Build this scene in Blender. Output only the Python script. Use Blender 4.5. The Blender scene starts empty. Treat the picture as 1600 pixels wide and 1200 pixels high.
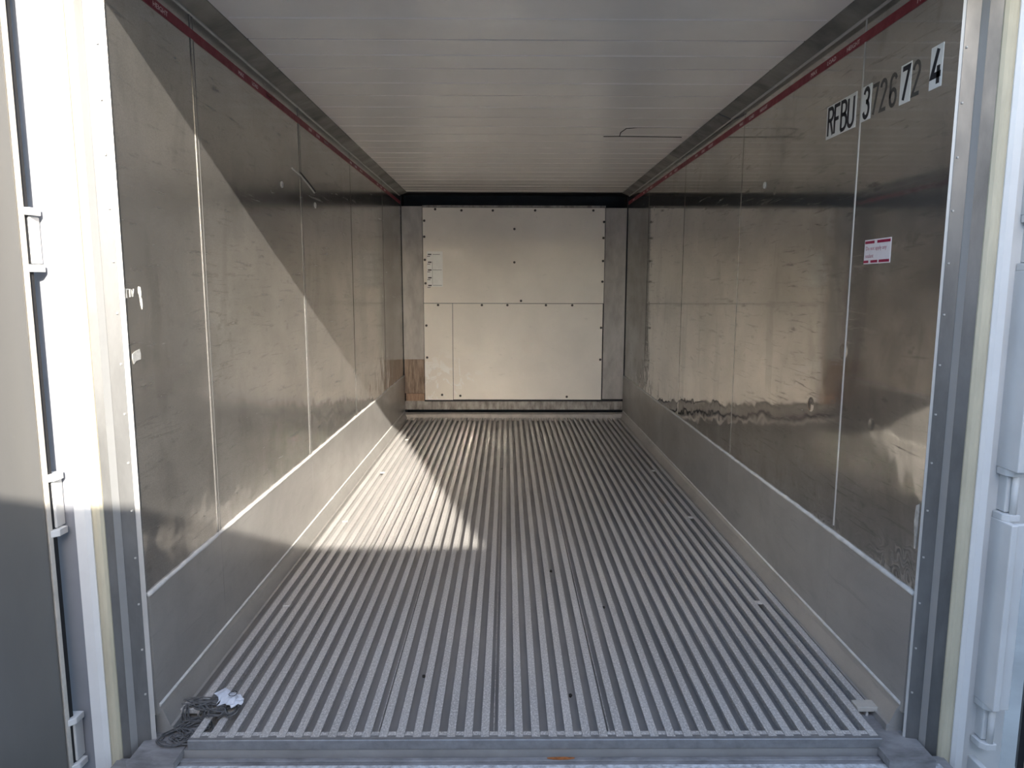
import bpy, bmesh, math, random
from mathutils import Vector, Matrix
random.seed(7)
sc = bpy.context.scene
COL = sc.collection

# ------------------------------------------------------------------ camera
FPX, PITCH, YAW, ROLL, CX, CZ = 1095.02, .1353, .0077, .002, -.077, 1.3283
cy_, sy_, cp_, sp_ = math.cos(YAW), math.sin(YAW), math.cos(PITCH), math.sin(PITCH)
Fv = Vector((sy_*cp_, cy_*cp_, -sp_)); Rv = Vector((cy_, -sy_, 0)); Uv = Rv.cross(Fv)
R2 = Rv*math.cos(ROLL)+Uv*math.sin(ROLL); U2 = Uv*math.cos(ROLL)-Rv*math.sin(ROLL)
cam = bpy.data.objects.new('camera', bpy.data.cameras.new('camera')); COL.objects.link(cam)
m = Matrix((R2, U2, -Fv)).transposed().to_4x4(); m.translation = (CX, 0, CZ)
cam.matrix_world = m
cam.data.sensor_fit = 'HORIZONTAL'; cam.data.sensor_width = 36; cam.data.lens = FPX/1600*36
cam.data.clip_start = .02
sc.camera = cam

# ------------------------------------------------------------------ light
SUN_TO = Vector((-.298, 1, -.46)).normalized()        # travel direction of the sunlight
w = bpy.data.worlds.new('sky'); sc.world = w; w.use_nodes = True
nt = w.node_tree; nt.nodes.clear()
sky = nt.nodes.new('ShaderNodeTexSky'); sky.sky_type = 'NISHITA'; sky.sun_disc = False
sky.sun_elevation = math.asin(-SUN_TO.z)
sky.sun_rotation = math.atan2(-SUN_TO.x, -SUN_TO.y)
sky.air_density = 1.0; sky.dust_density = 1.6; sky.ozone_density = 1.0
bg = nt.nodes.new('ShaderNodeBackground'); bg.inputs[1].default_value = .54
wo = nt.nodes.new('ShaderNodeOutputWorld')
nt.links.new(sky.outputs[0], bg.inputs[0]); nt.links.new(bg.outputs[0], wo.inputs[0])
sl = bpy.data.lights.new('sun', 'SUN'); sl.energy = 12.0; sl.color = (1, .93, .82); sl.angle = math.radians(.53)
sun = bpy.data.objects.new('sun', sl); COL.objects.link(sun)
sun.rotation_euler = SUN_TO.to_track_quat('-Z', 'Y').to_euler(); sun.location = (2, -6, 6)
sc.view_settings.view_transform = 'Standard'; sc.view_settings.look = 'None'
sc.view_settings.gamma = 1; sc.view_settings.use_curve_mapping = False
sc.view_settings.exposure = .42
sc.cycles.use_denoising = True
sc.cycles.max_bounces = 24; sc.cycles.diffuse_bounces = 14; sc.cycles.glossy_bounces = 14; sc.cycles.blur_glossy = 0; sc.cycles.sample_clamp_indirect = 0

# ------------------------------------------------------------------ materials
def new_mat(name):
    mt = bpy.data.materials.new(name); mt.use_nodes = True
    return mt, mt.node_tree, mt.node_tree.nodes['Principled BSDF']

class NB:
    """small node helper"""
    def __init__(s, t): s.t = t
    def n(s, typ, **k):
        x = s.t.nodes.new(typ)
        for a, b in k.items(): setattr(x, a, b)
        return x
    def l(s, a, b): s.t.links.new(a, b)
    def pos(s, scale=(1, 1, 1), loc=(0, 0, 0)):
        g = s.n('ShaderNodeNewGeometry'); mp = s.n('ShaderNodeMapping')
        mp.inputs['Scale'].default_value = scale; mp.inputs['Location'].default_value = loc
        s.l(g.outputs['Position'], mp.inputs[0]); return mp.outputs[0]
    def noise(s, vec, scale, detail=4, rough=.55, dist=0):
        x = s.n('ShaderNodeTexNoise'); x.inputs['Scale'].default_value = scale
        x.inputs['Detail'].default_value = detail; x.inputs['Roughness'].default_value = rough
        x.inputs['Distortion'].default_value = dist; s.l(vec, x.inputs[0]); return x.outputs[0]
    def rng(s, v, a, b, c, d, smooth=False):
        x = s.n('ShaderNodeMapRange'); x.interpolation_type = 'SMOOTHSTEP' if smooth else 'LINEAR'
        for i, q in enumerate((a, b, c, d)): x.inputs[i+1].default_value = q
        s.l(v, x.inputs[0]); return x.outputs[0]
    def math(s, op, a, b):
        x = s.n('ShaderNodeMath', operation=op)
        for i, q in enumerate((a, b)):
            if isinstance(q, (int, float)): x.inputs[i].default_value = q
            else: s.l(q, x.inputs[i])
        return x.outputs[0]
    def mix(s, f, a, b):
        x = s.n('ShaderNodeMix', data_type='RGBA')
        if isinstance(f, (int, float)): x.inputs[0].default_value = f
        else: s.l(f, x.inputs[0])
        for i, q in ((6, a), (7, b)):
            if isinstance(q, tuple): x.inputs[i].default_value = (*q, 1) if len(q) == 3 else q
            else: s.l(q, x.inputs[i])
        return x.outputs[2]
    def sepz(s):
        g = s.n('ShaderNodeNewGeometry'); x = s.n('ShaderNodeSeparateXYZ'); s.l(g.outputs['Position'], x.inputs[0]); return x.outputs
    def bump(s, h, strength, dist, prev=None):
        x = s.n('ShaderNodeBump'); x.inputs['Strength'].default_value = strength; x.inputs['Distance'].default_value = dist
        s.l(h, x.inputs['Height'])
        if prev is not None: s.l(prev, x.inputs['Normal'])
        return x.outputs[0]

def steel_wall(name, base, dusty, metallic, r0, r1, dents=1.0, seed=0.0, streak=1.0, speck=.06):
    mt, t, p = new_mat(name); b = NB(t)
    smudge = b.noise(b.pos((1, .8, 1.2), (seed, seed, seed)), 2.2, 6, .62, .4)
    scuff = b.noise(b.pos((1, 2.2, 26), (seed, 0, 0)), 2.0, 6, .7, .6)      # rubbed lines along the load
    grain = b.noise(b.pos((1, 60, 380)), 1.0, 3, .6)                          # brushed grain
    fine = b.noise(b.pos((1, 1, 1)), 230, 2, .6)
    sm = b.rng(smudge, .35, .68, 0, 1); sf = b.rng(scuff, .57, .72, 0, streak)
    c = b.mix(sm, base, dusty)
    c = b.mix(b.math('MULTIPLY', sf, .45), c, tuple(x*.45 for x in base))
    fl = b.noise(b.pos((1, 1.5, 3), (seed, 3, 0)), 9, 4, .6)
    c = b.mix(b.math('MULTIPLY', b.rng(fl, .62, .75, 0, 1), .35*streak), c, tuple(x*.5 for x in base))
    sp_ = b.rng(b.noise(b.pos((1, 1, 1.6)), 150, 3, .7), .38, .62, 0, 1)
    c = b.mix(b.math('MULTIPLY', sp_, speck), c, tuple(x*.3 for x in base))
    bl = b.noise(b.pos((1, 2.4, .9), (seed, 7, 0)), 1.6, 4, .6, .5)           # broad dull patches
    c = b.mix(b.rng(bl, .56, .64, 0, .16*streak), c, tuple(x*.4 for x in base))
    b.l(c, p.inputs['Base Color'])
    rr = b.math('ADD', b.rng(smudge, .3, .7, r0, r1), b.math('MULTIPLY', grain, .03))
    rr = b.math('ADD', rr, b.math('MULTIPLY', sf, .12))
    b.l(rr, p.inputs['Roughness'])
    p.inputs['Metallic'].default_value = metallic
    # dents: rows of soft ones, many more low down where cargo hits
    z = b.sepz()[2]
    low = b.rng(z, .95, .45, .03, 1.0, True)
    wob = b.noise(b.pos((1, 1, .8), (0, seed*2, 0)), 5.5, 2, .45)
    wob2 = b.noise(b.pos((1, 1.1, 1)), 1.7, 1, .4)
    h = b.math('ADD', b.math('MULTIPLY', b.math('MULTIPLY', wob, low), 1.0), b.math("MULTIPLY", wob2, .025))
    v = b.n('ShaderNodeTexVoronoi'); v.inputs['Scale'].default_value = 5.0
    b.l(b.pos((1, 1, 1), (0, seed, .3)), v.inputs[0])
    sp = b.n('ShaderNodeSeparateColor'); b.l(v.outputs['Color'], sp.inputs[0])
    pick = b.math('GREATER_THAN', sp.outputs[0], .72)
    pit = b.math('MULTIPLY', b.rng(v.outputs['Distance'], 0, .16, 1, 0, True), pick)
    h = b.math('ADD', h, b.math('MULTIPLY', pit, -.12))
    n1 = b.bump(h, 1.0, .010*dents)
    n2 = b.bump(grain, .03, .0002, n1)
    n3 = b.bump(fine, .02, .0002, n2)
    b.l(n3, p.inputs['Normal'])
    return mt

def plain(name, col, rough=.5, metal=0.0, var=.12, scale=8, bump=.0, stretch=(1, 1, 1), dark=None, spec=None):
    mt, t, p = new_mat(name); b = NB(t)
    nz = b.noise(b.pos(stretch), scale, 6, .6, .2)
    d = dark or tuple(x*(1-var*2.2) for x in col)
    b.l(b.mix(b.rng(nz, .35, .72, 0, 1), col, d), p.inputs['Base Color'])
    b.l(b.rng(nz, .3, .7, max(0, rough-.06), min(1, rough+.1)), p.inputs['Roughness'])
    p.inputs['Metallic'].default_value = metal
    if spec is not None: p.inputs['Specular IOR Level'].default_value = spec
    if bump:
        b.l(b.bump(b.noise(b.pos(stretch), scale*6, 3), .4, bump), p.inputs['Normal'])
    return mt

M = {}
M['steel_l'] = steel_wall('stainless_left', (.62, .60, .57), (.46, .445, .42), .84, .11, .17, 1.2, 1.3, 1.6, .22)
M['steel_r'] = steel_wall('stainless_right', (.63, .61, .58), (.46, .445, .42), .90, .02, .08, 1.0, 4.7, 1.8, .08)
M['kick'] = steel_wall('kick_plate_metal', (.50, .485, .46), (.40, .385, .365), .55, .30, .42, .25, 2.2, .5)
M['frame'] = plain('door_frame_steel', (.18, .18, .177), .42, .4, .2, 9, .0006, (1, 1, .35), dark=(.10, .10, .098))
M['frame_lit'] = plain('lit_frame_step_steel', (.36, .36, .355), .4, .3, .05, 6)  # same frame steel made lighter, as a step turned to the sun
M['door_skin'] = plain('door_lining_steel', (.215, .21, .20), .36, .5, .15, 3, 0, (1, 1, .25), dark=(.18, .175, .17))
M['cream'] = plain('aged_sealant', (.50, .46, .345), .6, 0, .08, 30, .0008, (1, 1, .2))
M['white'] = plain('white_paint', (.66, .66, .65), .42, 0, .04, 7, .0002)
M['offwhite'] = plain('white_door_rim', (.5, .47, .42), .5, 0, .1, 25, .0005)
M['channel'] = plain('shade_toned_channel_paint', (.26, .27, .30), .5, 0, .05, 6)  # darkened grey-blue: the shade of the left recess is put into the colour
M['seam2'] = plain('lap_joint_steel', (.17, .165, .16), .4, .4, .1, 14, 0, (1, 1, .3))
M['black'] = plain('black_rubber', (.012, .012, .014), .6, 0, .1, 20)
M['dark'] = plain('dark_duct', (.016, .017, .02), .6, 0, .1, 5)
M['seam'] = plain('seam_bead', (.50, .49, .47), .4, .2, .1, 14, 0, (1, 1, .3))
M['bead'] = plain('sealant_bead', (.62, .61, .585), .55, 0, .12, 22, .002, (1, 1, 1))
M['cove'] = plain('cove_moulding', (.26, .25, .225), .5, .25, .2, 3.2, .0006, (1, 1.5, 1), dark=(.10, .10, .09))
M['tape_red'] = plain('red_tape', (.25, .022, .04), .45, 0, .12, 30)
M['tape_ink'] = plain('pale_tape_ink', (.9, .72, .72), .5, 0, .15, 60)
M['plate'] = plain('white_vinyl', (.66, .67, .67), .4, 0, .03, 20)
M['ink'] = plain('black_vinyl_ink', (.012, .013, .02), .45, 0, .02, 20)
M['faded'] = plain('faded_black_ink', (.045, .043, .042), .5, .1, .2, 60, 0, (1, 1, 1), dark=(.09, .086, .08))
M['sticker'] = plain('sticker_white', (.70, .66, .67), .35, 0, .03, 40)
M['sticker_red'] = plain('sticker_red', (.33, .012, .06), .35, 0, .15, 50)
M['sticker_text'] = plain('sticker_text_red', (.42, .16, .20), .5, 0, .1, 50)
M['rust'] = plain('rusty_stain_steel', (.36, .27, .20), .6, .1, .25, 16, .001, (3, 1, .4), dark=(.12, .075, .05))
M['tan'] = plain('tan_rust_plate', (.42, .27, .18), .65, 0, .2, 30, .0006, (3, 1, .3), dark=(.22, .13, .085))
M['post'] = plain('back_post_steel', (.46, .425, .39), .5, .15, .15, 7, .0004, (2, 1, .8), dark=(.34, .31, .285))
M['rail'] = plain('scuffed_base_rail', (.40, .37, .335), .55, .2, .35, 26, .001, (1, 1, .35), dark=(.15, .13, .12))
M['screw'] = plain('dark_screw', (.09, .08, .07), .5, .3, .1, 40)
M['label'] = plain('label_paper', (.9, .88, .84), .5, 0, .04, 20)
M['labelink'] = plain('label_ink', (.06, .055, .05), .6, 0, .1, 40)
M['foil'] = plain('foil_scrap', (.62, .62, .60), .35, .3, .2, 60)
M['paint_drip'] = plain('white_paint_chip', (.78, .77, .74), .5, 0, .03, 30)
M['twine'] = plain('dirty_twine', (.12, .12, .122), .85, 0, .3, 60, .001)
M['plastic'] = plain('crumpled_white_plastic', (.62, .65, .72), .4, 0, .1, 30, .001)
M['orange'] = plain('orange_rust', (.42, .14, .035), .8, 0, .3, 60, .001)
M['chip'] = plain('dark_debris', (.04, .036, .03), .8, 0, .2, 60)
M['ground'] = plain('concrete_yard', (.34, .33, .31), .85, 0, .15, 1.5, .004)
M['cont_a'] = plain('grey_container_paint', (.30, .31, .32), .5, 0, .1, 3)
M['cont_b'] = plain('pale_container_paint', (.52, .52, .50), .5, 0, .1, 3)
M['shell'] = plain('outer_shell_paint', (.6, .6, .6), .5, 0, .1, 3)

# painted back panels: slightly glossy cream with soft dents
def paint_panel(name, col, dark, rough, bumpd, sc_, sheen=.5):
    mt, t, p = new_mat(name); b = NB(t)
    n1 = b.noise(b.pos(), 2.0, 5, .6, .3); n2 = b.noise(b.pos((1, 1, 1.5)), 38, 5, .7)
    c = b.mix(b.rng(n1, .35, .7, 0, 1), col, tuple(x*.9 for x in col))
    c = b.mix(b.rng(n2, .66, .76, 0, .55), c, dark)
    if name.startswith('cream_panel'):                                        # pale rubbed marks low on the left
        o_ = b.sepz(); mk = b.math('MULTIPLY', b.rng(o_[2], .75, .45, 0, 1, True), b.rng(o_[0], -.25, -.6, 0, 1, True))
        sc1 = b.noise(b.pos((1.4, 1, 1.1), (.4, 0, .2)), 4.5, 5, .6, 1.6)
        c = b.mix(b.math('MULTIPLY', mk, b.rng(sc1, .54, .60, 0, .75)), c, (.92, .90, .86))
        st = b.noise(b.pos((1, 1, 3), (2, 0, 0)), 7, 5, .7)
        c = b.mix(b.rng(st, .64, .74, 0, .4), c, tuple(x*.6 for x in col))
    b.l(c, p.inputs['Base Color']); p.inputs['Specular IOR Level'].default_value = sheen
    b.l(b.rng(n1, .3, .7, rough-.05, rough+.07), p.inputs['Roughness'])
    b.l(b.bump(b.noise(b.pos(), sc_, 2, .4), 1, bumpd), p.inputs['Normal'])
    return mt
M['panel'] = paint_panel('cream_panel_paint', (.86, .79, .705), (.50, .45, .40), .34, .0015, 3)
M['ceil'] = paint_panel('cream_ceiling_paint', (.86, .82, .765), (.72, .68, .63), .17, .0005, 2.0, .9)

# T-bar aluminium: worn bright top with pitted speckles
def alu(name, col, dk, rough, metal):
    mt, t, p = new_mat(name); b = NB(t)
    n1 = b.noise(b.pos((1, .25, 1)), 7, 4, .6); n2 = b.noise(b.pos((1, .6, 1)), 190, 3, .7); n3 = b.noise(b.pos((1, .02, 1)), 160, 2)
    c = b.mix(b.rng(n1, .35, .7, 0, 1), col, dk)
    y = b.sepz()[1]
    wear = b.math('MULTIPLY', b.rng(n2, .50, .60, 0, 1), b.rng(y, 4.2, 2.2, .15, .75))
    c = b.mix(wear, c, tuple(min(1, x*1.45) for x in col))
    c = b.mix(b.math('MULTIPLY', b.rng(n2, .40, .33, 0, 1), .6), c, tuple(x*.45 for x in dk))
    b.l(c, p.inputs['Base Color'])
    b.l(b.rng(n3, .3, .7, rough-.06, rough+.08), p.inputs['Roughness']); p.inputs['Metallic'].default_value = metal
    b.l(b.bump(n2, .35, .0008), p.inputs['Normal'])
    return mt
M['alu'] = alu('floor_aluminium', (.50, .485, .47), (.40, .385, .37), .42, .25)
M['aludeep'] = plain('floor_channel_aluminium', (.38, .372, .365), .5, .3, .12, 6, .0004, (1, .3, 1))
M['lip'] = plain('front_lip_aluminium', (.30, .30, .305), .38, .5, .12, 30, .0004, (1, 1, 1))
M['sill'] = plain('worn_sill', (.33, .325, .33), .5, .35, .22, 22, .001, (.5, 1, 1), dark=(.15, .145, .145))
M['sillpaint'] = plain('chipped_sill_paint', (.62, .64, .66), .5, 0, .25, 60, .001, (1, 1, 1), dark=(.22, .22, .23))

# ------------------------------------------------------------------ build helpers
WPOS = {}
def box(bm, x0, x1, y0, y1, z0, z1):
    v = [bm.verts.new((x, y, z)) for x in (x0, x1) for y in (y0, y1) for z in (z0, z1)]
    for f in ((0, 1, 3, 2), (4, 6, 7, 5), (0, 4, 5, 1), (2, 3, 7, 6), (0, 2, 6, 4), (1, 5, 7, 3)):
        bm.faces.new([v[i] for i in f])
def prism(bm, pts, axis, a, b):
    """closed outline pts extruded from a to b along axis"""
    def P(p, t):
        return {2: (p[0], p[1], t), 1: (p[0], t, p[1]), 0: (t, p[0], p[1])}[axis]
    A = [bm.verts.new(P(p, a)) for p in pts]; B = [bm.verts.new(P(p, b)) for p in pts]
    n = len(pts)
    bm.faces.new(A); bm.faces.new(B[::-1])
    for i in range(n): bm.faces.new((A[i], B[i], B[(i+1) % n], A[(i+1) % n]))
def tube(bm, pts, r, seg=6):
    rings = []
    for i, p in enumerate(pts):
        p = Vector(p); d = (Vector(pts[min(i+1, len(pts)-1)])-Vector(pts[max(i-1, 0)])).normalized()
        a = d.orthogonal().normalized() if i == 0 else (pa - d*pa.dot(d)).normalized()
        pa = a; c = d.cross(a)
        rings.append([bm.verts.new(p+(a*math.cos(2*math.pi*k/seg)+c*math.sin(2*math.pi*k/seg))*r) for k in range(seg)])
    for A, B in zip(rings, rings[1:]):
        for k in range(seg): bm.faces.new((A[k], A[(k+1) % seg], B[(k+1) % seg], B[k]))
    bm.faces.new(rings[0][::-1]); bm.faces.new(rings[-1])
def obj(name, bm, mat, parent=None, smooth=False, bevel=0, kind=None, label=None, cat=None, group=None, pivot=None):
    bmesh.ops.recalc_face_normals(bm, faces=bm.faces)
    xs = [v.co for v in bm.verts]
    lo = Vector([min(c[i] for c in xs) for i in range(3)]); hi = Vector([max(c[i] for c in xs) for i in range(3)])
    piv = Vector(pivot) if pivot is not None else Vector(((lo.x+hi.x)/2, (lo.y+hi.y)/2, lo.z))
    for v in bm.verts: v.co -= piv
    me = bpy.data.meshes.new(name); bm.to_mesh(me); bm.free()
    if smooth: me.shade_smooth()
    me.materials.append(mat)
    return link(name, me, piv, parent, bevel, kind, label, cat, group)
def link(name, me, piv, parent=None, bevel=0, kind=None, label=None, cat=None, group=None):
    o = bpy.data.objects.new(name, me); COL.objects.link(o)
    WPOS[o] = Vector(piv)
    o.location = Vector(piv) - (WPOS[parent] if parent else Vector())
    if parent: o.parent = parent
    if bevel:
        md = o.modifiers.new('bevel', 'BEVEL'); md.width = bevel; md.segments = 2; md.limit_method = 'ANGLE'
    tag(o, kind, label, cat, group); return o
def tag(o, kind=None, label=None, cat=None, group=None):
    for k, v in (('kind', kind), ('label', label), ('category', cat), ('group', group)):
        if v: o[k] = v
def empty(name, loc, **k):
    o = bpy.data.objects.new(name, None); COL.objects.link(o); o.location = loc; o.empty_display_size = .05
    WPOS[o] = Vector(loc); tag(o, **k); return o
def bxo(name, dims, mat, parent=None, **k):
    bm = bmesh.new(); box(bm, *dims); return obj(name, bm, mat, parent, **k)
def pro(name, pts, axis, a, b, mat, parent=None, **k):
    bm = bmesh.new(); prism(bm, pts, axis, a, b); return obj(name, bm, mat, parent, **k)
ST = 'structure'

# ------------------------------------------------------------------ dimensions (metres)
W, H, Y0, Y1 = 1.145, 2.2747, 1.98, 7.237
KICK, RED = .4256, 2.1787

# ------------------------------------------------------------------ ground and added shade casters outside the doors
bxo('ground', (-30, 30, -30, 12, -.5, -.32), M['ground'], kind=ST)
def shade_container(x0, x1, y0, y1, z0, mat, label):  # unseen container, placed behind the camera so its edges shape the sun patch
    r = empty('shade_container', ((x0+x1)/2, (y0+y1)/2, z0), label=label, cat='container', group=None)
    h = 2.6
    bxo('roof', (x0+.02, x1-.02, y0+.02, y1-.02, z0+h-.06, z0+h), M['shell'], r)
    bxo('underframe', (x0+.02, x1-.02, y0+.02, y1-.02, z0, z0+.16), mat, r)
    for x in (x0, x1-.16):
        for y in (y0, y1-.16): bxo('corner_post', (x, x+.16, y, y+.16, z0, z0+h), mat, r)
    for yy, s in ((y0+.04, -1), (y1-.04, 1)):          # corrugated long sides
        pts, x, k = [], x0+.16, 0
        top = []
        while x < x1-.16:
            d = .0 if k % 4 in (0, 1) else -.035*s
            top.append((min(x, x1-.16), yy+d)); x += (.07 if k % 2 == 0 else .05); k += 1
        back = [(p[0], p[1]-.012*s) for p in reversed(top)]
        pro('side_wall', top+back, 2, z0+.12, z0+h-.05, mat, r)
        bxo('top_rail', (x0+.16, x1-.16, yy-.03, yy+.03, z0+h-.1, z0+h), mat, r)
    for x in (x0+.03, x1-.05): bxo('end_wall', (x, x+.02, y0+.16, y1-.16, z0+.1, z0+h-.05), mat, r)
    return r
shade_container(-5.2, 7.0, -3.9, -1.5, -.3, M['cont_a'], 'unseen shade caster behind the camera, added as a grey corrugated shipping container')
shade_container(2.006, 8.1, -3.9, -1.5, 2.3, M['cont_b'], 'unseen shade caster added on top of the grey one, built as a pale corrugated container')

# ------------------------------------------------------------------ floor
floor = bxo('floor', (-1.15, 1.15, 1.926, 7.30, -.09, -.034), M['aludeep'], kind=ST)
PITCHX = .05085
bars = [-1.0055+PITCHX*k for k in range(41)]
def tbar_mesh(y0, y1):
    bm = bmesh.new(); f = .0122; s = .0035
    prism(bm, [(-f, 0), (-f, -.0035), (-s, -.007), (-s, -.034), (s, -.034), (s, -.007), (f, -.0035), (f, 0)], 1, y0-y0, y1-y0)
    bmesh.ops.recalc_face_normals(bm, faces=bm.faces)
    me = bpy.data.meshes.new('floor_bar'); bm.to_mesh(me); bm.free(); me.materials.append(M['alu']); return me
me = tbar_mesh(1.937, 7.17)
for x in bars: link('floor_bar', me, (x, 1.937, 0), floor)
me2 = tbar_mesh(2.075, 7.17)
for x in (bars[0]-PITCHX, bars[-1]+PITCHX): link('floor_bar', me2, (x, 2.075, 0), floor)
# modular joints of the extrusions: raised ridge in every seventh channel
for k in range(3, 41, 7):
    x = bars[k]+PITCHX/2
    bxo('channel_joint', (x-.002, x+.002, 1.95, 7.17, -.034, -.024), M['alu'], floor)
# front nosing
pro('front_lip', [(1.922, -.003), (1.922, -.030), (1.926, -.034), (1.95, -.034), (1.95, -.0012), (1.925, -.0012)], 0, -1.022, 1.046, M['lip'], floor)
for x in bars[:-1]:
    bxo('lip_tab', (x+.0135, x+PITCHX-.0135, 1.945, 1.962, -.006, -.001), M['alu'], floor)
# side curbs and edge strips
for s in (-1, 1):
    a = lambda q: (s*q[0], q[1])
    pro('side_curb', [a(p) for p in ((1.152, .066), (1.142, .066), (1.128, .045), (1.108, -.004), (1.100, -.006), (1.100, -.048), (1.152, -.048))], 1, 2.0, 7.22, M['kick'], floor)
    pro('curb_bead', [a(p) for p in ((1.139, .060), (1.135, .058), (1.133, .064), (1.140, .071))], 1, 2.0, 7.2, M['bead'], floor)
    # corner plates where the nosing stops
    bxo('corner_plate', tuple(sorted((s*1.036, s*1.172)))+(1.86, 2.085, -.052, -.028), M['sill'], floor)
    xx = sorted((s*1.046, s*1.122))
    bb = bxo('edge_bracket', (xx[0], xx[1], 2.072, 2.115, -.012, .004), M['offwhite'] if s > 0 else M['alu'], floor, bevel=.002)
# little plugs clipped across the outer channels
for x, y in ((-.981, 4.98), (-1.005, 3.9), (-1.005, 2.82), (1.002, 2.84), (1.002, 3.966), (1.002, 5.03), (-.96, 6.1)):
    bxo('channel_clip', (x-.016, x+.016, y-.012, y+.012, -.006, .003), M['alu'], floor, bevel=.002)
# rear ledge
pro('rear_ledge', [(7.165, -.01), (7.165, .030), (7.172, .038), (7.235, .045), (7.235, -.048), (7.165, -.048)], 0, -1.135, 1.135, M['post'], floor)

# sill outside the nosing
sill = bxo('trim_1', (-1.232, 1.232, 1.70, 1.925, -.30, -.060), M['sill'], kind=ST)
bxo('sill_step', (-1.20, 1.20, 1.902, 1.918, -.062, -.054), M['sill'], sill, bevel=.002)
bxo('sill_edge', (-1.12, 1.20, 1.70, 1.886, -.062, -.055), M['sillpaint'], sill, bevel=.002)
bm = bmesh.new(); pr = []
for k in range(14):
    a = k/14*2*math.pi; pr.append((.085+.040*math.cos(a)*(1+.15*math.sin(3*a)), 1.9095+.0055*math.sin(a)))
prism(bm, pr, 2, -.0535, -.0515); obj('rust_patch', bm, M['orange'], sill, label='orange rust patch on the sill')

# ------------------------------------------------------------------ walls
def wall_side(s, mat, nm, seams):
    X = lambda a, b: tuple(sorted((s*a, s*b)))
    wl = bxo(nm, X(1.152, 1.24)+(2.035, 7.30, -.09, 2.40), M['shell'], kind=ST)
    ys = [1.985]+seams+[7.236]
    for a, b in zip(ys, ys[1:]):
        bxo('wall_panel', X(1.145, 1.153)+(a+.002, b-.002, KICK-.01, H-.015), mat, wl, bevel=.001)
    for i, y in enumerate(seams):
        z0 = .455 if (s > 0 and i == 0) else KICK+.004
        if s < 0: z0 = KICK+.004
        hw = .0055 if s > 0 else .009
        pts = [(y-hw, 0), (y-hw*.6, .0022), (y+hw*.6, .0022), (y+hw, 0)]
        bm = bmesh.new()
        prism(bm, [(s*(1.1455-p[1]), p[0]) for p in pts], 2, z0, H-.03)
        obj('seam_strip', bm, M['seam'] if s > 0 and i == 0 else mat, wl)
        if s < 0 and i < 2:
            for dy in (-.011, .011):
                bxo('seam_edge', X(1.1430, 1.1455)+(y+dy-.0016, y+dy+.0016, z0, H-.03), M['seam2'], wl)
    # kick plate in lengths, with an uneven bead of sealant on top
    for a, b in zip(ys, ys[1:]):
        bxo('kick_plate', X(1.138, 1.150)+(a+.0005, b-.0005, .04, KICK), M['kick'], wl)
    bm = bmesh.new(); n = 130; rings = []
    for i in range(n+1):
        y = 1.985+(7.236-1.985)*i/n
        t = .0055+.0022*random.random()*(1.4 if y < 4 else .6)
        zz = KICK+.0015*math.sin(y*3)+.0012*random.uniform(-1, 1)
        rings.append([bm.verts.new((s*x, y, z)) for x, z in ((1.147, zz+t), (1.139, zz+t*.8), (1.1345, zz-t*.3), (1.139, zz-t), (1.147, zz-t))])
    for A, B in zip(rings, rings[1:]):
        for k in range(5): bm.faces.new((A[k], A[(k+1) % 5], B[(k+1) % 5], B[k]))
    bm.faces.new(rings[0]); bm.faces.new(rings[-1][::-1])
    obj('kick_bead', bm, M['bead'], wl, smooth=True)
    return wl
SEAMS = [2.515, 3.745, 4.93, 6.17]
wall_left = wall_side(-1, M['steel_l'], 'wall_left', SEAMS)
wall_right = wall_side(1, M['steel_r'], 'wall_right', SEAMS)

bm = bmesh.new()
tube(bm, [(-1.1442, 3.60, 1.918), (-1.1435, 3.75, 1.905), (-1.1432, 3.88, 1.880), (-1.1440, 4.00, 1.852)], .0045, 6)
obj('scratch', bm, M['seam'], wall_left, label='pale diagonal scratch')
bm = bmesh.new()
tube(bm, [(-1.1442, 3.74, 1.920), (-1.1435, 3.86, 1.897), (-1.1440, 4.02, 1.862)], .004, 6)
obj('scratch', bm, M['chip'], wall_left, label='dark diagonal scratch')
# ceiling in pressed panels
ceil = bxo('ceiling', (-1.24, 1.24, 1.90, 7.30, H+.012, H+.10), M['shell'], kind=ST)
yj = [1.92, 2.42, 2.85, 3.207, 3.636, 4.083, 4.51, 4.928, 5.305, 5.716, 6.128, 6.54, 6.90, 7.16]
for a, b in zip(yj, yj[1:]):
    g = .0042
    pro('ceiling_panel', [(a+g, H+.012), (a+g, H+.0015), (a+g+.004, H), (b-g-.004, H), (b-g, H+.0015), (b-g, H+.012)], 0, -1.10, 1.10, M['ceil'], ceil)
    mid = (a+b)/2
    pro('pressed_rib', [(mid-.006, H+.0005), (mid-.003, H-.003), (mid+.003, H-.003), (mid+.006, H+.0005)], 0, -1.06, 1.06, M['ceil'], ceil)
for s in (-1, 1):
    a = lambda q: (s*q[0], q[1])
    pro('cove_moulding', [a(p) for p in ((1.070, H+.004), (1.072, H-.004), (1.139, H-.030), (1.146, H-.030), (1.146, H+.010), (1.07, H+.010))], 1, 1.93, 7.16, M['cove'], ceil)
    pro('cove_edge', [a(p) for p in ((1.138, H-.028), (1.1385, H-.034), (1.1445, H-.037), (1.146, H-.03))], 1, 1.93, 7.16, M['seam'], ceil)
for pts in (((.528, 4.555), (.62, 4.550), (.80, 4.557), (1.021, 4.566)), ((.628, 4.554), (.618, 4.44), (.635, 4.33), (.70, 4.307), (.88, 4.303), (1.05, 4.300))):
    bm = bmesh.new(); tube(bm, [(x, y, H-.0005) for x, y in pts], .0032, 6); obj('crack_line', bm, M['chip'], ceil)
# short bent cover piece on the right cove
pro('cove_cover', [(1.068, H-.001), (1.071, H-.010), (1.134, H-.037), (1.139, H-.032), (1.075, H-.004)], 1, 3.95, 5.1, M['frame'], ceil)

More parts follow.
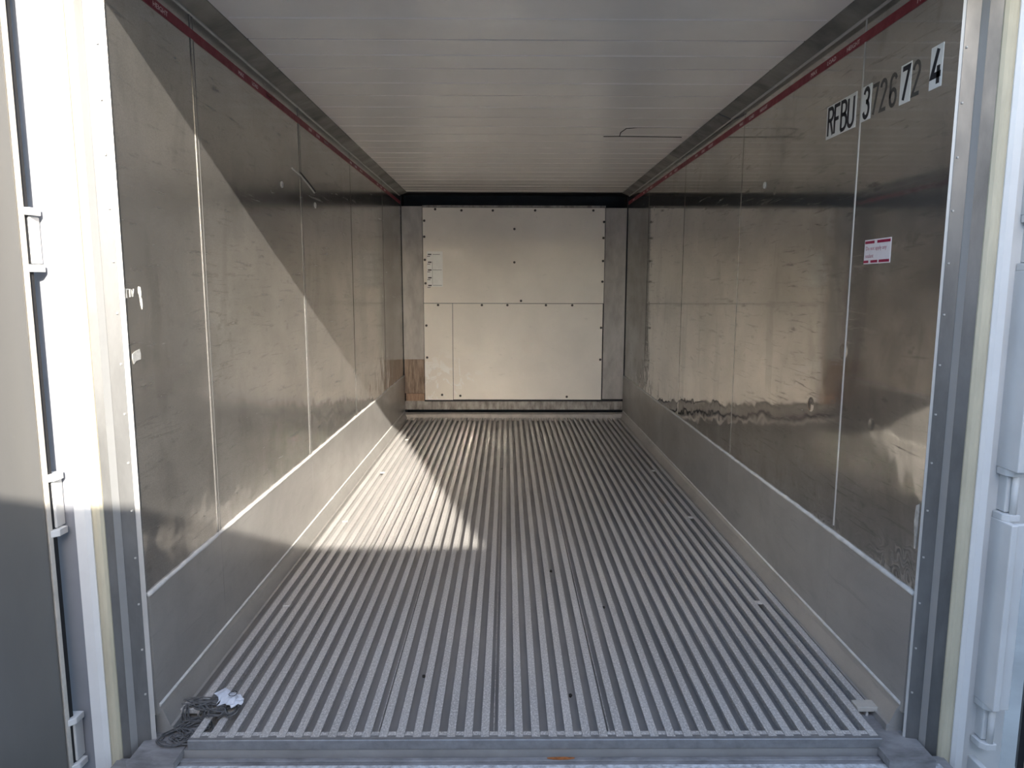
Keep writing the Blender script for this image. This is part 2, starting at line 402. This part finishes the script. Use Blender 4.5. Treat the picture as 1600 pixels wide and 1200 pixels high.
# ------------------------------------------------------------------ rear wall and refrigeration cover
wb = bxo('wall_back', (-1.15, 1.15, 7.42, 7.50, -.09, 2.40), M['dark'], kind=ST)
bxo('duct_roof', (-1.15, 1.15, 7.165, 7.42, H+.0, H+.012), M['dark'], wb)
bxo('duct_shelf', (-1.135, 1.135, 7.262, 7.42, 2.12, 2.135), M['dark'], wb)
bxo('wall_return', (-1.152, -1.140, 7.236, 7.42, -.05, 2.3), M['dark'], wb)
bxo('wall_return', (1.140, 1.152, 7.236, 7.42, -.05, 2.3), M['dark'], wb)
yp = Y1
cov = empty('evaporator_cover', (0, yp, .08), label='cream riveted cover of the refrigeration unit filling the far end wall', cat='panel')
bxo('side_post', (-1.139, -.932, yp, yp+.02, .60, 2.148), M['post'], cov)
bxo('side_post', (-1.136, -.932, yp, yp+.02, .245, .599), M['rust'], cov, label='rust-stained foot of the left post')
bxo('side_post', (.922, 1.137, yp, yp+.02, .185, 2.135), M['post'], cov)
bxo('post_foot', (-1.126, -.935, yp-.004, yp+.018, .165, .243), M['tan'], cov, label='tan rusty patch plate')
bxo('base_rail', (-1.138, 1.136, yp+.001, yp+.025, .072, .158), M['rail'], cov)
bxo('base_rail', (-1.128, -.935, yp, yp+.02, .158, .166), M['rail'], cov)
bxo('head_rail', (-.93, .922, yp+.002, yp+.02, 2.138, 2.158), M['rail'], cov)
bxo('upper_panel', (-.926, .916, yp-.010, yp, 1.180, 2.134), M['panel'], cov, bevel=.001)
bxo('lower_panel', (-.926, -.635, yp-.010, yp, .176, 1.175), M['panel'], cov, bevel=.001)
bxo('lower_panel', (-.630, .909, yp-.010, yp, .180, 1.175), M['panel'], cov, bevel=.001)
bxo('backing_sheet', (-1.13, 1.12, yp+.0255, yp+.030, .16, 2.12), M['dark'], cov)
bm = bmesh.new(); n = 10
rg = [[bm.verts.new((r_*math.cos(2*math.pi*k/n), -h_, r_*math.sin(2*math.pi*k/n))) for k in range(n)] for r_, h_ in ((.0125, 0), (.0115, .004), (.006, .007))]
for A, B in zip(rg, rg[1:]):
    for k in range(n): bm.faces.new((A[k], A[(k+1) % n], B[(k+1) % n], B[k]))
bm.faces.new(rg[-1]); bmesh.ops.recalc_face_normals(bm, faces=bm.faces)
sme = bpy.data.meshes.new('screw'); bm.to_mesh(sme); bm.free(); sme.materials.append(M['screw'])
scr = [(-.798, 2.118), (-.534, 2.107), (-.218, 2.107), (.208, 2.109), (.795, 2.11), (-.91, 2.005), (-.912, 1.846), (-.909, 1.616),
       (.905, 1.997), (.902, 1.838), (.902, 1.608), (.0, 1.925), (.0, 1.593), (.069, 1.204), (-.332, 1.160), (.595, 1.160), (.325, 1.160),
       (-.905, 1.38), (.9, 1.40), (-.903, .95), (.895, .93), (-.9, .62), (.893, .60), (-.75, .23), (-.56, .22), (.55, .21), (-.07, 1.160), (-.78, 1.160)]
for x, z in scr: link('screw', sme, (x, yp-.010, z), cov)

# instruction label on the cover
lab = bxo('instruction_label', (-.888, -.728, yp-.0125, yp-.0105, 1.346, 1.700), M['label'],
          label='white instruction label with small printed pictures, on the left of the cream rear cover', cat='label')
bm = bmesh.new()
for i in range(5):
    z = 1.672-.078*i
    box(bm, -.878, -.842, yp-.0136, yp-.0124, z-.008, z+.004); box(bm, -.885, -.855, yp-.0136, yp-.0124, z-.024, z-.018)
    if i in (0, 2, 4): box(bm, -.83, -.738 if i else -.755, yp-.0136, yp-.0124, z-.003, z+.0005)
box(bm, -.834, -.832, yp-.0134, yp-.0124, 1.36, 1.60)
obj('printed_marks', bm, M['labelink'], lab)

# ------------------------------------------------------------------ door frame (jambs)
ZB, ZT = -.3, 2.42
def jamb(s, rat, nm):
    """rat: |x-offset|/depth at which each strip begins, measured outwards"""
    X = lambda r, y: (CX*s + r*y)*s        # camera sits at CX: gives the real x of a boundary
    def P(i, y): return (X(rat[i], y), y)
    def strip(name, i, j, ya, yb, mat, deep=2.03, **k):
        a, b = P(i, ya), P(j, yb)
        return pro(name, [a, b, (b[0]+s*.012, deep), (a[0]+s*.012, deep)], 2, ZB, ZT, mat, post, **k)
    post = bxo(nm, tuple(sorted((s*1.242, s*1.43)))+(2.02, 2.16, -.3, 2.55), M['shell'], kind=ST)
    strip('edge_bead', 0, 1, 1.972, 1.968, M['seam'], 1.986)
    bxo('dark_joint', tuple(sorted((X(rat[1], 1.972), X(rat[1]+.0022, 1.972))))+(1.9715, 1.984, ZB, ZT), M['black'], post)
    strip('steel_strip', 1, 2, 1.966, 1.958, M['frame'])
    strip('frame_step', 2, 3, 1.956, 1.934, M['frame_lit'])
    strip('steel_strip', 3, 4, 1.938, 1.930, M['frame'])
    a, b = P(4, 1.926), P(5, 1.920)
    pro('sealant_strip', [a, ((a[0]*.8+b[0]*.2), 1.919), ((a[0]+b[0])/2, 1.9165), ((a[0]*.2+b[0]*.8), 1.917), b, (b[0], 2.03), (a[0], 2.03)], 2, ZB, ZT, M['cream'], post)
    c = P(6, 1.906)
    pro('corner_post_face', [(b[0], 1.916), ((b[0]*2+c[0])/3, 1.909), c, (c[0], 2.03), (b[0], 2.03)], 2, -.3, ZT, M['white'], post)
    # rivets down the inner steel strip
    rx = X(rat[1]+.0045, 1.962)
    bm = bmesh.new(); box(bm, rx-.0022, rx+.0022, 1.9605, 1.966, 0, .0045)
    bmesh.ops.recalc_face_normals(bm, faces=bm.faces)
    v = bm.verts; c0 = Vector((rx, 1.963, 0))
    for q in v: q.co -= c0
    rm = bpy.data.meshes.new('rivet'); bm.to_mesh(rm); bm.free(); rm.materials.append(M['seam'])
    for k in range(17): link('rivet', rm, (rx, 1.963, .12+k*.142), post)
    return post, X, P
jl, XL, PL = jamb(-1, [.5385, .5465, .568, .579, .593, .610, .6356, .663], 'trim_2')
jr, XR, PR = jamb(1, [.6150, .6200, .641, .6515, .672, .692, .712, .74], 'trim_3')

def hinge(s, x0, z0, z1, parent, blade):
    """lug pair with a pin plate between, welded to the corner post"""
    h = bxo('hinge', tuple(sorted((x0, x0+s*.030)))+(1.925, 1.965, z0+.012, z1-.012), M['white'], parent, bevel=.003)
    for z in (z0, z1):
        bm = bmesh.new()
        prism(bm, [(x0-s*.012, 1.955), (x0-s*.010, 1.92), (x0+s*.004, 1.905), (x0+s*.034, 1.905), (x0+s*.034, 1.955)], 2, z-.010, z+.010)
        obj('hinge_lug', bm, M['white'], h, bevel=.002)
    bm = bmesh.new(); cx = x0+s*.018
    tube(bm, [(cx, 1.915, z0-.005), (cx, 1.915, z1+.005)], .009, 10); obj('hinge_pin', bm, M['white'], h, smooth=True)
    return h
# left channel behind the post face
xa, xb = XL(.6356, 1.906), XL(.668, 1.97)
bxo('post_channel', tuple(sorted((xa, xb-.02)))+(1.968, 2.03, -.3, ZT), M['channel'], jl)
for z0, z1 in ((-.08, .065), (.64, .80), (1.38, 1.53), (2.12, 2.27)): hinge(-1, -1.352, z0, z1, jl, 0)
# right: recess, then outer flange broken at the hinges
xa, xb = XR(.712, 1.906), XR(.755, 1.96)
bxo('post_channel', (xa, xb+.03, 1.958, 2.03, -.3, ZT), M['white'], jr)
for z0, z1 in ((-.3, -.08), (.115, .675), (.825, 1.38), (1.53, 2.42)):
    bxo('post_flange', (1.333, 1.352, 1.872, 1.965, z0, z1), M['white'], jr, bevel=.003)
    bxo('flange_return', (1.352, 1.384, 1.880, 1.895, z0, z1), M['white'], jr, bevel=.003)
for z0, z1 in ((-.02, .105), (.685, .815), (1.39, 1.52)): hinge(1, 1.345, z0, z1, jr, 0)

# header above the doors
hd = bxo('trim_4', (-1.43, 1.43, 1.85, 1.99, 2.148, 2.56), M['white'], kind=ST)
bxo('drip_rail', (-1.43, 1.43, 1.83, 1.85, 2.40, 2.43), M['white'], hd)

# ------------------------------------------------------------------ the two open doors
def door(nm, hx, hy, ang, s, label_extra=None):
    d = Vector((s*math.sin(ang), -math.cos(ang), 0)) if True else None
    # frame: u along the leaf away from the hinge, n towards the inner (lined) face
    nrm = Vector((-s*math.cos(ang), -math.sin(ang), 0))
    O = Vector((hx, hy, 0))
    def pt(u, v): q = O+d*u+nrm*v; return (q.x, q.y)
    def slab(name, u0, u1, v0, v1, z0, z1, mat, parent=None, **k):
        return pro(name, [pt(u0, v0), pt(u1, v0), pt(u1, v1), pt(u0, v1)], 2, z0, z1, mat, parent, **k)
    leaf = slab(nm, .012, 1.17, -.06, -.004, -.12, 2.38, M['white'], kind=ST)
    slab('gasket', -.004, .012, -.035, -.001, -.12, 2.38, M['black'], leaf)
    slab('gasket', 1.17, 1.19, -.035, -.001, -.12, 2.38, M['black'], leaf)
    slab('leaf_rim', .012, .025, -.004, .006, -.12, 2.38, M['offwhite'], leaf, bevel=.002)
    slab('leaf_rim', 1.14, 1.17, -.004, .006, -.12, 2.38, M['offwhite'], leaf)
    a = [(.026, .001), (.034, .006), (1.13, .006), (1.137, .001)]
    pro('door_lining', [pt(*q) for q in a]+[pt(1.137, -.004), pt(.026, -.004)], 2, -.08, 2.34, M['door_skin'], leaf)
    return leaf
door('door_1', -1.357, 1.925, math.radians(20.0), -1)
# right leaf swung wide open: only its black gasket shows past the hinges
lr = door('door_2', 1.47, 1.93, math.radians(60.0), 1)

# ------------------------------------------------------------------ load line tapes with lettering
def text_mesh(s, size, depth=.0002, xs=1.0):
    cu = bpy.data.curves.new('t', 'FONT'); cu.body = s; cu.size = size; cu.extrude = depth
    cu.align_x = 'LEFT'; cu.resolution_u = 2
    o = bpy.data.objects.new('t', cu); COL.objects.link(o)
    dg = bpy.context.evaluated_depsgraph_get(); dg.update()
    me = bpy.data.meshes.new_from_object(o.evaluated_get(dg)); bpy.data.objects.remove(o)
    for v in me.vertices: v.co.x *= xs
    return me
def wall_text(name, s, size, mat, side, y, z, parent, xs=1.0, x=1.1418):
    """text on a side wall; side=+1 right wall (reads towards -y), -1 left wall (reads towards +y)"""
    me = text_mesh(s, size, xs=xs)
    for v in me.vertices:
        a, b, c = v.co
        v.co = (-side*c, -side*a, b)
    me.materials.clear(); me.materials.append(mat)
    return link(name, me, (side*x, y, z), parent)
for side, lbl in ((1, 'thin dark red load line tape running along the top of the right wall'),
                  (-1, 'thin dark red load line tape running along the top of the left wall')):
    xx = tuple(sorted((side*1.1428, side*1.1447)))
    tp = bxo('load_line_tape', xx+(1.992, 7.2, RED-.016, RED+.016), M['tape_red'], label=lbl, cat='tape')
    words = (('MAX', 2.945), ('LOAD', 2.80), ('HEIGHT', 2.645)) if side > 0 else (('HEIGHT', 2.25), ('MAX', 2.93), ('LOAD', 3.08), ('HEIGHT', 3.25))
    base = [0, .87, 1.74, 2.61, 3.48, 4.3] if side > 0 else [0, 1.0, 2.0, 3.0]
    for k in base:
        for wd, y in words:
            yy = y+k
            if yy < 7.0: wall_text('lettering', wd, .0215, M['tape_ink'], side, yy, RED-.008, tp, 1.25, 1.1425)
wall_text('lettering', 'M', .0215, M['tape_ink'], 1, 2.21, RED-.008, bpy.data.objects['load_line_tape'], 1.25, 1.1425)

# ------------------------------------------------------------------ container number
def arc(cx, cy, rx, ry, a0, a1, n=12):
    return [(cx+rx*math.cos(math.radians(a0+(a1-a0)*i/n)), cy+ry*math.sin(math.radians(a0+(a1-a0)*i/n))) for i in range(n+1)]
G = {
 'R': [[(0, 0), (0, 1), (.22, 1)]+arc(.22, .78, .2, .22, 90, -90, 8)[1:]+[(0, .56)], [(.2, .54), (.44, 0)]],
 'F': [[(0, 0), (0, 1), (.42, 1)], [(0, .52), (.34, .52)]],
 'B': [[(0, 0), (0, 1), (.2, 1)]+arc(.2, .77, .2, .23, 90, -90, 8)[1:]+[(0, .54)], [(.2, .54)]+arc(.2, .27, .24, .27, 90, -90, 8)[1:]+[(0, 0)]],
 'U': [[(0, 1), (0, .24)]+arc(.22, .24, .22, .24, 180, 360, 10)[1:]+[(.44, 1)]],
 '3': [arc(.21, .77, .21, .23, 165, -70, 10)+[(.18, .54)], [(.18, .54)]+arc(.21, .27, .23, .27, 80, -165, 12)],
 '7': [[(0, .98), (.44, .98), (.12, 0)]],
 '2': [arc(.22, .76, .22, .24, 170, -25, 10)+[(0, .02), (.46, .02)]],
 '6': [arc(.23, .76, .22, .24, 20, 180, 8)+[(.0, .26)]+arc(.23, .26, .23, .26, 180, 540, 18)],
 '4': [[(.30, 1), (0, .26), (.50, .26)], [(.36, .52), (.36, 0)]],
}
def stroke(bm, pts, w, place, h):
    """flat ribbon along a polyline with mitred corners; place maps glyph x,y to the wall"""
    n = len(pts); L, R_ = [], []
    for i, p in enumerate(pts):
        p = Vector(p); a = Vector(pts[max(i-1, 0)]); c = Vector(pts[min(i+1, n-1)])
        d1 = (p-a) if i else (c-p); d2 = (c-p) if i < n-1 else (p-a)
        if d1.length < 1e-6: d1 = d2
        if d2.length < 1e-6: d2 = d1
        d1.normalize(); d2.normalize(); t = (d1+d2)
        t = t.normalized() if t.length > .3 else d2
        nn = Vector((-t.y, t.x)); k = 1/max(.55, nn.dot(Vector((-d1.y, d1.x))))
        L.append(p+nn*w/2*k); R_.append(p-nn*w/2*k)
    for lvl in (0,):
        A = [bm.verts.new(place(q, h)) for q in L]; B = [bm.verts.new(place(q, h)) for q in R_]
        C = [bm.verts.new(place(q, 0)) for q in L]; D = [bm.verts.new(place(q, 0)) for q in R_]
        for i in range(n-1):
            bm.faces.new((A[i], A[i+1], B[i+1], B[i])); bm.faces.new((C[i], D[i], D[i+1], C[i+1]))
            bm.faces.new((A[i], C[i], C[i+1], A[i+1])); bm.faces.new((B[i], B[i+1], D[i+1], D[i]))
        bm.faces.new((A[0], B[0], D[0], C[0])); bm.faces.new((A[-1], C[-1], D[-1], B[-1]))
def glyph(bm, ch, y_left, z0, hgt, wid, w, xw):
    """xw: wall x of the glyph back; wid: width of the glyph in metres"""
    sx = wid/.46
    def place(q, h): return (xw-h, y_left-q[0]*sx, z0+q[1]*hgt)
    for st in G[ch]: stroke(bm, st, w, place, .0006)
def number_plate(name, chars, ya, yb, z0, z1, lbl, cat, gap=.009, w=.13):
    p = bxo(name, (1.1440, 1.1449, yb, ya, z0, z1), M['plate'], label=lbl, cat=cat)
    n = len(chars); g = (ya-yb-2*gap); cw = g/n
    for i, ch in enumerate(chars):
        bm = bmesh.new()
        glyph(bm, ch, ya-gap-cw*i-cw*.10, z0+.011, (z1-z0)-.022, cw*(.80 if n > 1 else .84), w, 1.1440)
        obj('letter' if ch.isalpha() else 'digit', bm, M['ink'], p)
    return p
number_plate('number_plate', 'RFBU', 2.777, 2.549, 1.893, 2.013, 'wide white plate lettered RFBU, leftmost of the container number on the right wall', 'sign', .010, .14)
number_plate('number_plate', '3', 2.508, 2.448, 1.898, 2.013, 'narrow white plate with a black 3 right after the letters on the right wall', 'sign', .009, .16)
number_plate('number_plate', '7', 2.2725, 2.214, 1.895, 2.012, 'narrow white plate with a black 7 between the faded digits on the right wall', 'sign', .007, .16)
number_plate('number_plate', '4', 2.1170, 2.0590, 1.897, 2.0145, 'narrow white plate with a black 4, nearest the door on the right wall', 'sign', .006, .18)
for ch, ya, lbl in (('7', 2.440, 'faded black 7 stencilled on bare steel right of the white 3 plate'),
                    ('2', 2.389, 'faded black 2 stencilled between the faded 7 and the faded 6'),
                    ('6', 2.330, 'faded black 6 stencilled just left of the white 7 plate'),
                    ('2', 2.204, 'faded black 2 stencilled just right of the white 7 plate')):
    bm = bmesh.new(); glyph(bm, ch, ya, 1.906, .094, .034, .13, 1.1449)
    obj('stencilled_digit', bm, M['faded'], label=lbl, cat='digit')

# warning sticker
stk = bxo('warning_sticker', (1.1440, 1.1449, 2.258, 2.423, 1.4130, 1.4935), M['sticker'],
          label='small white sticker with red bands reading Do not apply any sealant, on the right wall', cat='sticker')
for z0, z1, segs in ((1.4800, 1.4890, ((2.420, 2.360), (2.342, 2.261))), (1.4165, 1.4250, ((2.424, 2.392), (2.378, 2.335), (2.325, 2.262)))):
    for a, b in segs: bxo('red_band', (1.1436, 1.1441, b, a, z0, z1), M['sticker_red'], stk)
wall_text('lettering', 'Do not apply any', .0185, M['sticker_text'], 1, 2.414, 1.4585, stk, 1.02, 1.1437)
wall_text('lettering', 'sealant', .0185, M['sticker_text'], 1, 2.414, 1.4335, stk, 1.02, 1.1437)

# ------------------------------------------------------------------ small things on the left wall
def blob(name, pts, x0, x1, mat, **k):
    return pro(name, pts, 0, x0, x1, mat, **k)
bm = bmesh.new()
for a in ([(1.990, 1.300), (1.990, 1.326), (2.004, 1.326), (2.004, 1.322), (1.995, 1.322), (1.995, 1.300)],
          [(2.008, 1.302), (2.008, 1.325), (2.014, 1.325), (2.014, 1.302)],
          [(2.018, 1.324), (2.024, 1.310), (2.026, 1.312), (2.030, 1.325), (2.034, 1.325), (2.027, 1.303), (2.022, 1.303)]):
    prism(bm, a, 0, -1.1448, -1.1438)
obj('worn_letters', bm, M['foil'], label='remains of worn pale letters at the front edge of the left wall', cat='marking')
blob('paint_chip', [(2.057, 1.326), (2.060, 1.332), (2.068, 1.331), (2.071, 1.318), (2.071, 1.308), (2.068, 1.303), (2.073, 1.296), (2.074, 1.275), (2.070, 1.266), (2.066, 1.280), (2.063, 1.297), (2.062, 1.306), (2.058, 1.312)],
     -1.1448, -1.1438, M['paint_drip'], label='bright white ragged paint chip at the front of the left wall', cat='marking')
blob('foil_scrap', [(2.000, 1.141), (2.014, 1.147), (2.040, 1.152), (2.045, 1.137), (2.043, 1.122), (2.018, 1.120), (2.004, 1.112), (1.999, 1.126)],
     -1.1448, -1.1436, M['foil'], label='torn silvery sticker scrap below the white chip on the left wall', cat='sticker')
# round plugs in the walls
def plug(s, y, z, lbl):
    bm = bmesh.new(); n = 16
    prof = ((.016, .0004), (.015, .004), (.010, .006), (.009, .003), (.004, .003))
    rg = [[bm.verts.new((s*(1.1448-h_), y+r_*math.cos(2*math.pi*k/n), z+r_*math.sin(2*math.pi*k/n))) for k in range(n)] for r_, h_ in prof]
    for A, B in zip(rg, rg[1:]):
        for k in range(n): bm.faces.new((A[k], A[(k+1) % n], B[(k+1) % n], B[k]))
    bm.faces.new(rg[-1]); bm.faces.new(rg[0][::-1])
    obj('wall_plug', bm, M['foil'], smooth=True, label=lbl, cat='plug')
plug(-1, 3.428, 1.815, 'round metal plug high on the left wall, nearer to the door')
plug(-1, 4.006, 1.785, 'round metal plug high on the left wall, farther from the door')
plug(1, 3.405, 1.815, 'round metal plug high on the right wall')
# smear of sealant on the right wall's front edge
blob('sealant_smear', [(1.996, .700), (2.012, .690), (2.016, .640), (2.010, .600), (2.006, .560), (2.000, .560), (1.997, .62)], 1.1436, 1.1448, M['foil'],
     label='pale smear of sealant low on the front edge of the right wall', cat='marking')

# ------------------------------------------------------------------ twine and plastic at the front left corner
rnd = random.Random(11)
def strand(bm, pts, r):
    """smooth cord through a few control points"""
    out = []; n = len(pts)
    for i in range(n-1):
        p0, p1, p2, p3 = (Vector(pts[max(0, i-1)]), Vector(pts[i]), Vector(pts[i+1]), Vector(pts[min(n-1, i+2)]))
        for k in range(6):
            t = k/6; out.append(.5*((2*p1)+(p2-p0)*t+(2*p0-5*p1+4*p2-p3)*t*t+(3*p1-p0-3*p2+p3)*t**3))
    out.append(Vector(pts[-1])); tube(bm, out, r, 5)
tw = empty('twine_tangle', (-1.05, 2.02, -.028), label='tangle of dirty dark twine on the floor by the left door jamb', cat='twine')
for cx, cy, rx, ry, z, cnt in ((-1.06, 2.065, .05, .035, -.024, 5), (-.985, 2.035, .05, .02, .006, 3),(-1.03, 2.10, .090, .020, .006, 5), (-1.0, 2.07, .07, .022, .007, 4), (-.945, 2.06, .025, .035, .006, 3),
                               (-1.04, 2.01, .060, .045, -.024, 5), (-1.075, 1.965, .045, .035, -.025, 4), (-1.045, 1.96, .05, .03, -.025, 3)):
    for q in range(cnt):
        pts = []; ph = rnd.uniform(0, 6.28); dirn = rnd.choice((-1, 1)); e = rnd.uniform(.45, 1.25)
        for i in range(rnd.randint(9, 13)):
            a = ph+dirn*i*.75; k = e*rnd.uniform(.65, 1.1)
            x, y = cx+rx*k*math.cos(a), cy+ry*k*math.sin(a)
            zz = z if z < 0 and y < 2.06 else max(z, .006)
            pts.append((x, y, zz+rnd.uniform(0, .012)))
        bm = bmesh.new(); strand(bm, pts, rnd.uniform(.0015, .0032)); obj('strand', bm, M['twine'], tw, smooth=True)
bm = bmesh.new(); N = 9; gv = []
for i in range(N):
    row = []
    for j in range(N):
        u, v = i/(N-1), j/(N-1)
        x = -1.000+.085*u+.010*math.sin(v*5)-.012*v; y = 2.055+.075*v+.012*math.sin(u*6)
        z = .026+.012*math.sin(u*math.pi)*math.sin(v*math.pi)+rnd.uniform(0, .008)
        if (u+v) < .3: z = .022
        row.append(bm.verts.new((x+rnd.uniform(-.004, .004), y+rnd.uniform(-.004, .004), z)))
    gv.append(row)
for i in range(N-1):
    for j in range(N-1):
        if (i, j) in ((0, 0), (N-2, 0), (0, N-2), (N-2, N-3), (N-2, N-2), (0, 1)): continue
        bm.faces.new((gv[i][j], gv[i+1][j], gv[i+1][j+1], gv[i][j+1]))
for v in [v for v in bm.verts if not v.link_faces]: bm.verts.remove(v)
rr = bmesh.ops.extrude_face_region(bm, geom=bm.faces[:])
for v in [g for g in rr['geom'] if isinstance(g, bmesh.types.BMVert)]: v.co.z -= .0015
pl = obj('plastic_scrap', bm, M['plastic'], label='crumpled bluish white plastic scrap lying on the twine tangle', cat='litter')
bm = bmesh.new(); tube(bm, [(-.948+.012*math.cos(a*.5236), 2.085+.014*math.sin(a*.5236), .0485+.001*math.sin(a)) for a in range(13)], .0012, 5)
obj('ring_mark', bm, M['ink'], pl)

# bits of dirt in the channels
CH = [(k+.5) for k in range(0, 40)]
for k, y, ln, lbl in ((12, 2.32, .016, 'tiny dark chip in a floor channel left of the middle, near the lip'),
                 (22, 2.20, .018, 'dark sliver lying right of the middle near the front lip'),
                 (26, 2.86, .016, 'dark sliver in a channel right of the middle, a little inside'),
                 (3, 2.21, .018, 'dark crumb in a channel near the front left corner'),
                 (33, 2.10, .030, 'dark crumb in a channel near the front right corner'),
                 (17, 5.2, .030, 'small leaf bit deep in the middle of the floor'),
                 (22, 3.25, .022, 'dark crumb in a channel just right of the floor centre')):
    x = bars[k]+PITCHX/2; bm = bmesh.new(); q = []
    for i in range(7):
        a = i/7*6.283; q.append((x+.006*math.cos(a)*rnd.uniform(.6, 1.1), y+ln*.7*math.sin(a)*rnd.uniform(.5, 1.0)))
    prism(bm, q, 2, -.0338, -.029); obj('dirt_chip', bm, M['chip'], label=lbl, cat='litter')
